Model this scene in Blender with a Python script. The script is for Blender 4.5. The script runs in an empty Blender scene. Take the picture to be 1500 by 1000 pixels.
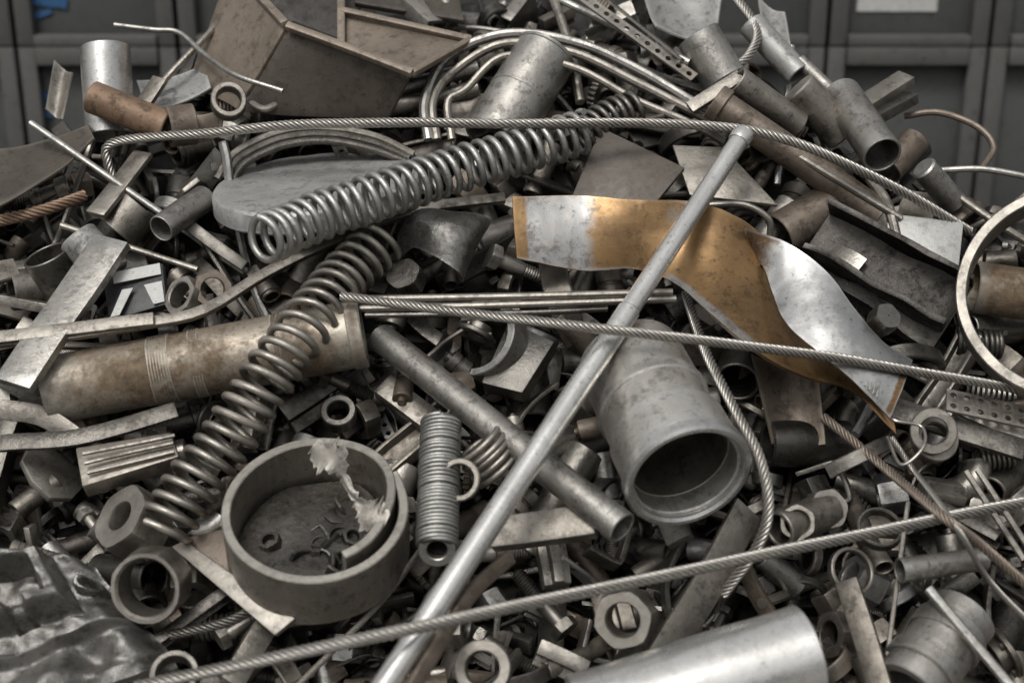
import bpy, bmesh, math, random
from mathutils import Vector, Matrix, noise
random.seed(23)
SC = bpy.context.scene
COL = SC.collection
pi = math.pi

# ------------------------------------------------------------------ view + slope frame
PITCH = math.radians(20); DIST = 4.17; K = 36/50/1500
RT = Vector((1,0,0)); UP = Vector((0,math.sin(PITCH),math.cos(PITCH))); BK = Vector((0,-math.cos(PITCH),math.sin(PITCH)))
ORG = Vector((0,0,1.5)); CAM = ORG + BK*DIST
SL = math.radians(48)
NRM = Vector((0,-math.cos(SL),math.sin(SL)))
SU = Vector((0,math.sin(SL),math.cos(SL)))      # up the slope
def P(px,py,h=0.0):
    """point on the heap slope (h metres above it) measured from the survey photo"""
    d = RT*((px-750)*K) + UP*(-(py-500)*K) - BK
    t = ((ORG + NRM*h) - CAM).dot(NRM)/d.dot(NRM)
    return CAM + d*t
def mpp(p): return (CAM-p).dot(BK)*K
def V(r,u,b): return (RT*r+UP*u+BK*b).normalized()

cam = bpy.data.cameras.new("camera"); co = bpy.data.objects.new("camera",cam); COL.objects.link(co)
co.location = CAM; co.rotation_euler = (math.pi/2-PITCH,0,0)
cam.lens=50; cam.sensor_width=36; cam.clip_end=200; cam.clip_start=0.05
cam.dof.use_dof=True; cam.dof.focus_distance=4.15; cam.dof.aperture_fstop=1.25
SC.camera=co

# ------------------------------------------------------------------ materials
GAIN=(.82,.815,.80)
def metal(name,c1,c2,rust=0.0,rc=(.115,.082,.055),rough=(.24,.5),metallic=.85,edge=.55,scale=1.0,bump=.4,streak=.35,var=.1,grime=.8,coat=None):
    c1=tuple(x*g for x,g in zip(c1,GAIN)); c2=tuple(x*g for x,g in zip(c2,GAIN)); rough=(rough[0]+.03,rough[1]+.02)
    m=bpy.data.materials.new(name); m.use_nodes=True
    nt=m.node_tree; N=nt.nodes; L=nt.links; N.clear()
    def nd(t,**k):
        n=N.new(t)
        for a,b in k.items(): setattr(n,a,b)
        return n
    def mul(s,f):
        q=nd('ShaderNodeMath',operation='MULTIPLY'); q.inputs[1].default_value=f; L.new(s,q.inputs[0]); return q.outputs[0]
    out=nd('ShaderNodeOutputMaterial'); bs=nd('ShaderNodeBsdfPrincipled'); L.new(bs.outputs[0],out.inputs[0])
    tc=nd('ShaderNodeTexCoord'); oi=nd('ShaderNodeObjectInfo')
    off=mul(oi.outputs['Random'],53)
    add=nd('ShaderNodeVectorMath',operation='ADD'); L.new(tc.outputs['Object'],add.inputs[0]); L.new(off,add.inputs[1])
    def nz(s,det=6,r=.6,vec=None):
        n=nd('ShaderNodeTexNoise'); n.inputs['Scale'].default_value=s; n.inputs['Detail'].default_value=det; n.inputs['Roughness'].default_value=r
        L.new((vec or add).outputs[0],n.inputs['Vector']); return n
    def ramp(src,a,b):
        r=nd('ShaderNodeMapRange'); r.inputs[1].default_value=a; r.inputs[2].default_value=b; L.new(src,r.inputs[0]); return r.outputs[0]
    def mix(f,a,b,bt='MIX'):
        x=nd('ShaderNodeMix',data_type='RGBA',blend_type=bt)
        if isinstance(f,float): x.inputs[0].default_value=f
        else: L.new(f,x.inputs[0])
        for i,v in ((6,a),(7,b)):
            if isinstance(v,tuple): x.inputs[i].default_value=(*v,1)
            else: L.new(v,x.inputs[i])
        return x.outputs[2]
    n1=nz(6*scale,8,.68); n2=nz(55*scale,6,.7); n3=nz(4.5*scale,9,.7); n5=nz(20*scale,8,.78)
    mp=nd('ShaderNodeMapping'); mp.inputs['Scale'].default_value=(60,60,6); mp.inputs['Rotation'].default_value=(.15,.1,0); L.new(add.outputs[0],mp.inputs[0])
    n4=nz(1,4,.6,mp)
    mp2=nd('ShaderNodeMapping'); mp2.inputs['Scale'].default_value=(14,190,190); mp2.inputs['Rotation'].default_value=(.5,.4,.7); L.new(add.outputs[0],mp2.inputs[0])
    n6=nz(1,3,.6,mp2)
    mp3=nd('ShaderNodeMapping'); mp3.inputs['Scale'].default_value=(150,16,150); mp3.inputs['Rotation'].default_value=(.9,.2,-.6); L.new(add.outputs[0],mp3.inputs[0])
    n7=nz(1,3,.6,mp3)
    col=mix(ramp(n1.outputs[0],.30,.66),c2,c1)
    if coat:
        at=nd('ShaderNodeAttribute',attribute_name='coat')
        cf=nd('ShaderNodeMath',operation='ADD'); L.new(at.outputs['Fac'],cf.inputs[0]); 
        dn=nd('ShaderNodeMapRange'); dn.inputs[1].default_value=.3; dn.inputs[2].default_value=.7; dn.inputs[3].default_value=-.35; dn.inputs[4].default_value=.35; L.new(n5.outputs[0],dn.inputs[0]); L.new(dn.outputs[0],cf.inputs[1])
        cm=ramp(cf.outputs[0],.25,.75); col=mix(cm,col,coat)
    if streak>0:
        col=mix(mul(ramp(n4.outputs[0],.5,.8),streak),col,tuple(min(1,x*1.3) for x in c1))
        col=mix(mul(ramp(n6.outputs[0],.65,.71),streak*1.5),col,tuple(min(.8,x*1.6) for x in c1))
        col=mix(mul(ramp(n7.outputs[0],.66,.71),streak*1.5),col,tuple(x*.4 for x in c2))
    col=mix(mul(ramp(n5.outputs[0],.52,.60),grime*.8),col,tuple(x*.35 for x in c2))
    col=mix(mul(ramp(n2.outputs[0],.59,.66),.6),col,tuple(x*.3 for x in c2))
    if rust>0:
        th=.68-rust*.36
        rm=ramp(n3.outputs[0],th,th+.12)
        col=mix(rm,col,mix(ramp(n2.outputs[0],.35,.6),tuple(x*.45 for x in rc),rc))
    geo=nd('ShaderNodeNewGeometry')
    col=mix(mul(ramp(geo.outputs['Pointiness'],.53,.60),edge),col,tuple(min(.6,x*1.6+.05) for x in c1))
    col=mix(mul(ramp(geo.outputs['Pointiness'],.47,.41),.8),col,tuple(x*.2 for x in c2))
    br=nd('ShaderNodeMapRange'); br.inputs[3].default_value=1-var; br.inputs[4].default_value=1+var*.2; L.new(oi.outputs['Random'],br.inputs[0])
    hs=nd('ShaderNodeHueSaturation'); L.new(col,hs.inputs['Color']); L.new(br.outputs[0],hs.inputs['Value'])
    L.new(hs.outputs[0],bs.inputs['Base Color'])
    ro=nd('ShaderNodeMapRange'); ro.inputs[1].default_value=.40; ro.inputs[2].default_value=.60; ro.inputs[3].default_value=rough[0]; ro.inputs[4].default_value=rough[1]
    mx=nd('ShaderNodeMath',operation='ADD'); L.new(n5.outputs[0],mx.inputs[0]); L.new(n1.outputs[0],mx.inputs[1])
    L.new(mul(mx.outputs[0],.5),ro.inputs[0])
    if rust>0:
        r2=nd('ShaderNodeMath',operation='MULTIPLY_ADD'); L.new(rm,r2.inputs[0]); r2.inputs[1].default_value=.25; L.new(ro.outputs[0],r2.inputs[2]); r2.use_clamp=True
        L.new(r2.outputs[0],bs.inputs['Roughness'])
        m2=nd('ShaderNodeMapRange'); m2.inputs[3].default_value=metallic; m2.inputs[4].default_value=metallic*.25; L.new(rm,m2.inputs[0]); L.new(m2.outputs[0],bs.inputs['Metallic'])
    else:
        L.new(ro.outputs[0],bs.inputs['Roughness']); bs.inputs['Metallic'].default_value=metallic
    bp=nd('ShaderNodeBump'); bp.inputs['Strength'].default_value=bump; bp.inputs['Distance'].default_value=.006
    bm=nd('ShaderNodeMath',operation='MULTIPLY_ADD'); L.new(n2.outputs[0],bm.inputs[0]); bm.inputs[1].default_value=.5; L.new(n5.outputs[0],bm.inputs[2])
    L.new(bm.outputs[0],bp.inputs['Height']); L.new(bp.outputs[0],bs.inputs['Normal'])
    return m
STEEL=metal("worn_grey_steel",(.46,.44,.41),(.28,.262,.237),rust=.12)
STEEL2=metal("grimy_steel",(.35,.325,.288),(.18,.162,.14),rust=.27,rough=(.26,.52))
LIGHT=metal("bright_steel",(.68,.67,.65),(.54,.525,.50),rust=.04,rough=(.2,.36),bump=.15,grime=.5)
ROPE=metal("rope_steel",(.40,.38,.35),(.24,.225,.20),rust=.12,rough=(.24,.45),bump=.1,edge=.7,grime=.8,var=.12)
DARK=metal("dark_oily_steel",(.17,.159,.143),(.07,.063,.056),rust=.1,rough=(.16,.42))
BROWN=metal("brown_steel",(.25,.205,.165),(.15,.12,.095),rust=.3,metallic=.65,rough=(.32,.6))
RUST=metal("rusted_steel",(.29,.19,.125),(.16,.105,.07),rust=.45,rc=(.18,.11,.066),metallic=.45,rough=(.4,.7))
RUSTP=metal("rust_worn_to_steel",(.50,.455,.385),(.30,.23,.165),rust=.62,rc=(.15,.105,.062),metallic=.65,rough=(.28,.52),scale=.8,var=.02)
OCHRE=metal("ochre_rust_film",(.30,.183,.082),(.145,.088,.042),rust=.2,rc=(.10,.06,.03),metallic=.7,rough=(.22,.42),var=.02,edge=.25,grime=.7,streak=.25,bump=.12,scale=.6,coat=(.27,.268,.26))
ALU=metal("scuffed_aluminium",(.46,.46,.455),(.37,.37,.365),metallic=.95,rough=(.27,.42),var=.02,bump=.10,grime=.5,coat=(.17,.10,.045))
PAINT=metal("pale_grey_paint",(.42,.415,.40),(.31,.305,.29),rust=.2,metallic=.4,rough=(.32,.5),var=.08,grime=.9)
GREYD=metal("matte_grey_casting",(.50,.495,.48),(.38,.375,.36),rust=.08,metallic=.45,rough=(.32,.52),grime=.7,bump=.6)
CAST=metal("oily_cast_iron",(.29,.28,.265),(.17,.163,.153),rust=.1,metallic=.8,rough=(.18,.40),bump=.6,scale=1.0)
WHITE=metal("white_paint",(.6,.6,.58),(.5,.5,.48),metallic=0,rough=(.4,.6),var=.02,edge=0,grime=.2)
BLACK=metal("black_paint_and_bore_shade",(.03,.03,.032),(.015,.015,.015),metallic=0,rough=(.3,.5),var=.02,edge=0)  # black paint; also used as painted shade deep in the bore
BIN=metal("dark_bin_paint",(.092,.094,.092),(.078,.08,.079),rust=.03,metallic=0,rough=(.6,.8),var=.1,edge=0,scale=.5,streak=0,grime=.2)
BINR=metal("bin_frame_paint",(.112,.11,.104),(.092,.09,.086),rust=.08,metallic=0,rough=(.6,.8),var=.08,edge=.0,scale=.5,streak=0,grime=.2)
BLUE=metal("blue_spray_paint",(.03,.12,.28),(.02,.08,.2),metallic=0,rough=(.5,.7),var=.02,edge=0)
HEAP=metal("heap_core_gap_shade",(.03,.026,.023),(.01,.009,.008),rust=.2,rc=(.04,.025,.018),metallic=.3,rough=(.5,.9),edge=0,streak=0)  # near-black colour paints the shade in gaps between the pieces
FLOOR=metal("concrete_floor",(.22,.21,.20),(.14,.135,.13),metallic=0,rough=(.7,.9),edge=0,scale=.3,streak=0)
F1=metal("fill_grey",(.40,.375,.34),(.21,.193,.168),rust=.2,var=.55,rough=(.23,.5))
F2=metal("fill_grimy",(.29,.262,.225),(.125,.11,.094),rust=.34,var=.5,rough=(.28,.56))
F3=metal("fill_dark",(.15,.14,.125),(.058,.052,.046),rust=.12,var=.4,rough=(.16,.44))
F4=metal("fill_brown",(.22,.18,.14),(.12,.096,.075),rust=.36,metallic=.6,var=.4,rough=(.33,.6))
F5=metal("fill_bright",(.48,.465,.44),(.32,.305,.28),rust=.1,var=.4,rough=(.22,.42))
G1=metal("deep_gap_shade",(.14,.127,.112),(.06,.053,.047),rust=.3,rough=(.3,.6))  # deep pieces coloured darker to paint the shade of the gaps
G2=metal("deep_shade_oily",(.07,.064,.058),(.028,.025,.023),rust=.1,rough=(.25,.5))  # darkest painted gap shade; also the black of an oily channel
FILL=[F1,F1,F2,F2,F3,F4,F5,F3,F1,F2]

# ------------------------------------------------------------------ mesh tools
def catmull(pts,n):
    pts=[Vector(p) for p in pts]
    if len(pts)==2: return [pts[0].lerp(pts[1],i/(n-1)) for i in range(n)]
    q=[pts[0]*2-pts[1]]+pts+[pts[-1]*2-pts[-2]]
    dense=[]
    for i in range(1,len(q)-2):
        a,b,c,d=q[i-1:i+3]
        for k in range(24):
            t=k/24; dense.append(.5*((2*b)+(c-a)*t+(2*a-5*b+4*c-d)*t*t+(3*b-a-3*c+d)*t**3))
    dense.append(pts[-1])
    L=[0]
    for i in range(1,len(dense)): L.append(L[-1]+(dense[i]-dense[i-1]).length)
    out=[];j=0
    for i in range(n):
        s=L[-1]*i/(n-1)
        while j<len(L)-2 and L[j+1]<s: j+=1
        t=(s-L[j])/max(1e-9,L[j+1]-L[j]); out.append(dense[j].lerp(dense[j+1],min(1,t)))
    return out
def frames(pts,up=None):
    n=len(pts);fr=[];prev=None
    for i in range(n):
        t=(pts[min(i+1,n-1)]-pts[max(i-1,0)]).normalized()
        if up is not None: a=up-t*up.dot(t)
        elif prev is None:
            r=Vector((0,0,1)) if abs(t.z)<.9 else Vector((1,0,0)); a=r-t*r.dot(t)
        else: a=prev-t*prev.dot(t)
        a.normalize(); prev=a; fr.append((pts[i],t,a,t.cross(a)))
    return fr
def circ(r,n=10): return [(r*math.cos(2*pi*i/n),r*math.sin(2*pi*i/n)) for i in range(n)]
def rect(w,h): return [(-w/2,-h/2),(w/2,-h/2),(w/2,h/2),(-w/2,h/2)]
def sweep(pts,sec,twist=0,up=None,closed=False,scale=None):
    fr=frames(pts,up); vs=[];fs=[];m=len(sec);s=0
    for i,(p,t,a,b) in enumerate(fr):
        if i: s+=(p-fr[i-1][0]).length
        c,d=math.cos(twist*s),math.sin(twist*s); k=scale(i/(len(fr)-1)) if scale else 1
        for x,y in sec: vs.append(p+a*((x*c-y*d)*k)+b*((x*d+y*c)*k))
    n=len(fr)
    for i in range(n-1):
        for j in range(m): fs.append((i*m+j,i*m+(j+1)%m,(i+1)*m+(j+1)%m,(i+1)*m+j))
    fs.append(tuple(reversed(range(m)))); fs.append(tuple((n-1)*m+j for j in range(m)))
    return vs,fs
def lathe(prof,segs=40,a0=0,a1=2*pi,ring=True,rf=None,zf=None):
    full=abs(a1-a0-2*pi)<1e-6; n=segs if full else segs+1; m=len(prof); vs=[];fs=[]
    for i in range(n):
        a=a0+(a1-a0)*i/segs; k=rf(a) if rf else 0; q=zf(a) if zf else 0
        for r,z in prof: vs.append(Vector(((r+k)*math.cos(a),(r+k)*math.sin(a),z+q)))
    for i in range(segs):
        k=(i+1)%n
        for j in range(m if ring else m-1):
            fs.append((i*m+j,k*m+j,k*m+(j+1)%m,i*m+(j+1)%m))
    if not full:
        fs.append(tuple(range(m))); fs.append(tuple(reversed([(n-1)*m+j for j in range(m)])))
    return vs,fs
def pipe_prof(R,r,L,b=None,nz=6):
    b=b or min(.003,(R-r)*.3)
    o=[(R-b,0),(R,b)]+[(R,L*i/nz) for i in range(1,nz)]+[(R,L-b),(R-b,L)]
    i_=[(r+b,L),(r,L-b)]+[(r,L*(nz-i)/nz) for i in range(1,nz)]+[(r,b),(r+b,0)]
    return o+i_
def cyl_prof(R,L,b=.004,nz=6):
    return [(0,0),(R-b,0),(R,b)]+[(R,L*i/nz) for i in range(1,nz)]+[(R,L-b),(R-b,L),(0,L)]
def ngon_ring(n,R,r,h,sub=4,b=.1):
    vs=[];fs=[];m=n*sub
    def outer(k):
        a=2*pi*k/m; s=2*pi/n; q=(a%s)-s/2; return R*math.cos(s/2)/math.cos(q),a
    for z,sc_,inn in ((0,1-b,0),(h*.12,1,0),(h*.88,1,0),(h,1-b,0),(h,1.08,1),(h*.93,1,1),(h*.07,1,1),(0,1.08,1)):
        for k in range(m):
            ro,a=outer(k)
            if inn: ro=r*sc_
            else:
                if sc_<1: ro=min(ro,R*.93)
            vs.append(Vector((ro*math.cos(a),ro*math.sin(a),z)))
    for l in range(8):
        q=(l+1)%8
        for k in range(m): fs.append((l*m+k,l*m+(k+1)%m,q*m+(k+1)%m,q*m+k))
    return vs,fs
def extr(poly,L,nz=1):
    m=len(poly);vs=[];fs=[]
    for i in range(nz+1):
        for x,y in poly: vs.append(Vector((x,y,L*i/nz)))
    for i in range(nz):
        for j in range(m): fs.append((i*m+j,i*m+(j+1)%m,(i+1)*m+(j+1)%m,(i+1)*m+j))
    fs.append(tuple(reversed(range(m)))); fs.append(tuple(nz*m+j for j in range(m)))
    return vs,fs
def sheet(fn,nu,nv,th,nfix=None):
    g=[[fn(i/nu,j/nv) for j in range(nv+1)] for i in range(nu+1)]
    vs=[];fs=[];W=nv+1
    def nr(i,j):
        if nfix is not None: return nfix
        a=g[min(i+1,nu)][j]-g[max(i-1,0)][j]; b=g[i][min(j+1,nv)]-g[i][max(j-1,0)]; c=a.cross(b); return c.normalized() if c.length>0 else Vector((0,0,1))
    for s in (0,1):
        for i in range(nu+1):
            for j in range(nv+1): vs.append(g[i][j]-nr(i,j)*(th*s))
    o=(nu+1)*W; info=[]
    for i in range(nu):
        for j in range(nv):
            a=i*W+j; fs.append((a,a+W,a+W+1,a+1)); fs.append((o+a,o+a+1,o+a+W+1,o+a+W)); info+= [(i/nu,j/nv)]*2
    for i in range(nu):
        for j,rev in ((0,1),(nv,0)):
            a=i*W+j; f=(a,a+W,o+a+W,o+a); fs.append(f[::-1] if not rev else f); info.append((i/nu,j/nv))
    for j in range(nv):
        for i,rev in ((0,0),(nu,1)):
            a=i*W+j; f=(a,a+1,o+a+1,o+a); fs.append(f[::-1] if not rev else f); info.append((i/nu,j/nv))
    return vs,fs,info
def perforated(nx,ny,c,hr,th):
    vs=[];fs=[]; q=16
    for ix in range(nx):
        for iy in range(ny):
            cx,cy=(ix-nx/2+.5)*c,(iy-ny/2+.5)*c; b=len(vs)
            for z in (0,th):
                for k in range(q):
                    a=2*pi*k/q; ca,sa=math.cos(a),math.sin(a); s=(c/2)/max(abs(ca),abs(sa)); vs.append(Vector((cx+ca*s,cy+sa*s,z)))
                for k in range(q):
                    a=2*pi*k/q; vs.append(Vector((cx+math.cos(a)*hr,cy+math.sin(a)*hr,z)))
            for k in range(q):
                n=(k+1)%q
                fs.append((b+2*q+k,b+2*q+n,b+3*q+n,b+3*q+k)); fs.append((b+k,b+q+k,b+q+n,b+n)); fs.append((b+q+k,b+3*q+k,b+3*q+n,b+q+n))
                am=2*pi*(k+.5)/q; d=(math.cos(am),math.sin(am)); 
                ex= (abs(d[0])>abs(d[1]) and ((d[0]>0 and ix==nx-1) or (d[0]<0 and ix==0))) or (abs(d[1])>=abs(d[0]) and ((d[1]>0 and iy==ny-1) or (d[1]<0 and iy==0)))
                if ex: fs.append((b+k,b+n,b+2*q+n,b+2*q+k))
    return vs,fs
def join(*parts):
    vs=[];fs=[]
    for v,f in parts:
        o=len(vs); vs+=list(v); fs+=[tuple(i+o for i in q) for q in f]
    return vs,fs
def xf(vf,M): return [M@v for v in vf[0]],vf[1]
def dent(vf,amp,fr=6,seed=0):
    o=Vector((seed*3.1,seed*1.7,seed)); return [v+noise.noise_vector(v*fr+o)*amp for v in vf[0]],vf[1]
def mk(name,vf,mats,bev=0,smooth=True,ang=35,coat=None):
    vs,fs=vf[0],vf[1]
    me=bpy.data.meshes.new(name); me.from_pydata([tuple(v) for v in vs],[],fs)
    if not isinstance(mats,(list,tuple)): mats=[mats]
    for m in mats: me.materials.append(m)
    if coat is not None:
        at=me.attributes.new('coat','FLOAT','POINT')
        for i,c in enumerate(coat): at.data[i].value=c
    bm=bmesh.new(); bm.from_mesh(me)
    if coat is None: bmesh.ops.remove_doubles(bm,verts=bm.verts,dist=1e-5)
    bmesh.ops.recalc_face_normals(bm,faces=bm.faces)
    if bev:
        ed=[e for e in bm.edges if len(e.link_faces)==2 and e.calc_face_angle(0)>.6]
        try: bmesh.ops.bevel(bm,geom=ed,offset=bev,segments=2,profile=.5,affect='EDGES',clamp_overlap=True)
        except Exception as ex: pass
    bm.to_mesh(me); bm.free()
    if smooth:
        me.shade_smooth(); me.set_sharp_from_angle(angle=math.radians(ang))
    return me
def obj(name,me,M=None,parent=None,label=None,cat=None,group=None,kind=None):
    o=bpy.data.objects.new(name,me); COL.objects.link(o)
    if M is not None: o.matrix_world=M
    if parent: 
        o.parent=parent; o.matrix_parent_inverse=parent.matrix_world.inverted()
    if label: o["label"]=label
    if cat: o["category"]=cat
    if group: o["group"]=group
    if kind: o["kind"]=kind
    return o
def MZ(a,z,roll=0,xh=None):
    z=z.normalized(); x=(xh or (Vector((0,0,1)) if abs(z.z)<.9 else Vector((1,0,0)))); x=(x-z*x.dot(z)).normalized(); y=z.cross(x)
    return Matrix.Translation(a)@Matrix((x,y,z)).transposed().to_4x4()@Matrix.Rotation(roll,4,'Z')
def world_obj(name,vf,mats,parent=None,bev=0,ang=35,coat=None,**k):
    c=sum(vf[0],Vector())/len(vf[0]); vs=[v-c for v in vf[0]]
    return obj(name,mk(name,(vs,vf[1]),mats,bev,ang=ang,coat=coat),Matrix.Translation(c),parent,**k)

# ------------------------------------------------------------------ scrap builders
def pipe(A,B,Rpx,mat,label,wall=.14,solid=False,name="steel_pipe",cat="pipe",flange=None,dn=.003,segs=44,parent=None):
    a,b=P(*A),P(*B); L=(b-a).length; R=Rpx*mpp((a+b)/2)
    if solid: vf=lathe(cyl_prof(R,L,min(.006,R*.15)),segs,ring=False)
    else: vf=lathe(pipe_prof(R,R*(1-wall),L),segs)
    vf=dent(vf,dn,5,A[0])
    M=MZ(a,b-a)
    o=obj(name,mk(name,vf,mat),M,parent,label=label,cat=cat)
    if flange:
        for (s,e,k) in flange:
            f=lathe(pipe_prof(R*k,R*(1-wall)*1.01 if not solid else R*.9,(e-s)*L,nz=2),segs)
            f=dent(f,dn*.5,5,A[0]); obj("collar",mk("collar",f,mat),M@Matrix.Translation((0,0,s*L)),o)
    return o
def rod(pts,Rpx,mat,label,name="steel_rod",cat="rod",n=None,seg=10):
    w=[P(*p) for p in pts]; R=Rpx*mpp(w[len(w)//2]); n=n or (60 if len(pts)>2 else 8)
    return world_obj(name,sweep(catmull(w,n),circ(R,seg)),mat,label=label,cat=cat)
def cable(pts,Rpx,mat,label,pitch=6.6,strands=6):
    w=[P(*p) for p in pts]; R=Rpx*mpp(w[len(w)//2]); tot=sum((w[i+1]-w[i]).length for i in range(len(w)-1))
    n=int(tot/(R*pitch)*14)+8
    sec=[]; q=7
    for s in range(strands):
        for k in range(q):
            a=2*pi*s/strands; b=-pi/2*1.35+ (pi*1.35)*k/(q-1)
            rs=R*.345; cx,cy=(R-rs)*math.cos(a),(R-rs)*math.sin(a)
            sec.append((cx+rs*math.cos(a+b),cy+rs*math.sin(a+b)))
    pts_=catmull(w,n)
    pts_=[p+noise.noise_vector(p*3)*.004 for p in pts_]
    return world_obj("wire_rope",sweep(pts_,sec,twist=2*pi/(R*pitch)),mat,label=label,cat="wire rope",ang=70)
def spring(pts,Rpx,wpx,coils,mat,label):
    w=[P(*p) for p in pts]; s=mpp(w[len(w)//2]); R=Rpx*s; r=wpx*s
    per=22; ax=catmull(w,coils*per+1); fr=frames(ax); hp=[]
    for i,(p,t,a,b) in enumerate(fr):
        th=2*pi*i/per; rr=R*(1+.02*math.sin(i*.07)); j=t*(noise.noise(Vector((i*.03,R*50,0)))*r*.8)
        hp.append(p+j+a*(rr*math.cos(th))+b*(rr*math.sin(th)))
    return world_obj("coil_spring",sweep(hp,circ(r,8)),mat,label=label,cat="spring",ang=60)
def bar(pts,wpx,tpx,mat,label,up=None,name="flat_bar",cat="bar",n=None,bev=.002):
    w=[P(*p) for p in pts]; s=mpp(w[len(w)//2]); u=up or NRM
    n=n or (40 if len(pts)>2 else 12)
    return world_obj(name,dent(sweep(catmull(w,n),rect(tpx*s,wpx*s),up=u),.004,4,pts[0][0]),mat,bev=bev,label=label,cat=cat)
def panel(c4,mat,label=None,th=.006,name="steel_plate",cat="plate",parent=None,wav=.004,nu=14,nv=10,bend=0):
    c=[P(*p) for p in c4]; nn=(c[1]-c[0]).cross(c[3]-c[0]).normalized()
    def f(u,v):
        p=c[0].lerp(c[1],u).lerp(c[3].lerp(c[2],u),v)
        return p+nn*(noise.noise(p*7)*wav*2+bend*math.sin(pi*u))
    vs,fs,info=sheet(f,nu,nv,th)
    return world_obj(name,(vs,fs),mat,parent=parent,label=label,cat=cat,bev=0)
def block(c4,thick,mat,label,name="steel_block",cat="block",bev=.004):
    c=[P(*p) for p in c4]; n=(c[1]-c[0]).cross(c[3]-c[0]).normalized()
    if n.dot(BK)<0: n=-n
    vs=c+[p-n*thick for p in c]; fs=[(0,1,2,3),(7,6,5,4)]+[(i,(i+1)%4,4+(i+1)%4,4+i)[::-1] for i in range(4)]
    return world_obj(name,(vs,fs),mat,bev=bev,label=label,cat=cat)
def cast_field(c4,H,mat,label,name,cat,n=90,th=.03,edge=.03):
    """cast part: heights H(u,v) in metres over a ragged quadrilateral"""
    c=[P(*p) for p in c4]; nn=(c[1]-c[0]).cross(c[3]-c[0]).normalized()
    if nn.dot(BK)<0: nn=-nn
    ctr=(c[0]+c[2])/2
    def f(u,v):
        p=c[0].lerp(c[1],u).lerp(c[3].lerp(c[2],u),v)
        e=noise.noise(Vector((u*3,v*3,7)))*edge; p=p+(p-ctr)*e*4
        return p+nn*(H(u,v)+noise.noise(p*12)*.003)
    vs,fs,_=sheet(f,n,n,th,nfix=nn)
    return world_obj(name,(vs,fs),mat,label=label,cat=cat,ang=45)
def sst(a,b,x): t=min(1,max(0,(x-a)/(b-a))); return t*t*(3-2*t)
def rbox(u,v,u0,u1,v0,v1,e=.025): return min(sst(u0-e,u0+e,u),1-sst(u1-e,u1+e,u),sst(v0-e,v0+e,v),1-sst(v1-e,v1+e,v))
def ring(c,Rpx,rpx,Lpx,nv,mat,label,name="steel_ring",cat="ring",a0=0,a1=2*pi,segs=56,dn=.002,parent=None,roll=0):
    p=P(*c); s=mpp(p); R,r,L=Rpx*s,rpx*s,Lpx*s
    vf=lathe(pipe_prof(R,r,L,nz=4),segs,a0,a1); vf=dent(vf,dn,5,c[0])
    z=V(*nv); return obj(name,mk(name,vf,mat),MZ(p-z*L,z,roll,xh=RT),parent,label=label,cat=cat)
def nut(c,Rpx,rpx,Lpx,nv,mat,label,roll=0,n=6,name="hex_nut",cat="nut"):
    p=P(*c); s=mpp(p); z=V(*nv)
    vf=dent(ngon_ring(n,Rpx*s,rpx*s,Lpx*s),.0012,9,c[0])
    return obj(name,mk(name,vf,mat,ang=28),MZ(p-z*Lpx*s,z,roll,xh=RT),label=label,cat=cat)

# ------------------------------------------------------------------ setting
def box(sx,sy,sz): 
    return extr([(-sx/2,-sy/2),(sx/2,-sy/2),(sx/2,sy/2),(-sx/2,sy/2)],sz)
g=mk("ground",([Vector(v) for v in ((-30,-20,0),(30,-20,0),(30,40,0),(-30,40,0))],[(0,1,2,3)]),FLOOR,smooth=False)
obj("ground",g,Matrix(),kind="structure",label="grey concrete yard floor under the heap",cat="ground")

crest_pts=[(-500,500),(-200,310),(0,235),(100,185),(250,110),(330,35),(420,-10),(700,-30),(1000,0),(1100,75),(1200,150),(1350,235),(1500,300),(1700,410),(2000,600)]
def crest(x):
    for (a,b),(c,d) in zip(crest_pts,crest_pts[1:]):
        if a<=x<=c: return b+(d-b)*(x-a)/(c-a)
    return 600
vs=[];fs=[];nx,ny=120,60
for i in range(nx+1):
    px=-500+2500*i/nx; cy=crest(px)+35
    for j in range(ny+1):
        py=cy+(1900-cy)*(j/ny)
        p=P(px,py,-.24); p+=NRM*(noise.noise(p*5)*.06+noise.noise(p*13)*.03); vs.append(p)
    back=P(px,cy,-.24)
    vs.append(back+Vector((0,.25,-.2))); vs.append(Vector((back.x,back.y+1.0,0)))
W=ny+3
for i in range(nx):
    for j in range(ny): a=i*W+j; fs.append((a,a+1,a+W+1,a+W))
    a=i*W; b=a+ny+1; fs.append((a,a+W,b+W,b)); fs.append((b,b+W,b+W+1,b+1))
world_obj("scrap_heap_core",(vs,fs),HEAP,kind="stuff",label="dark mass of scrap inside the heap, shade painted in",cat="scrap heap")

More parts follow.
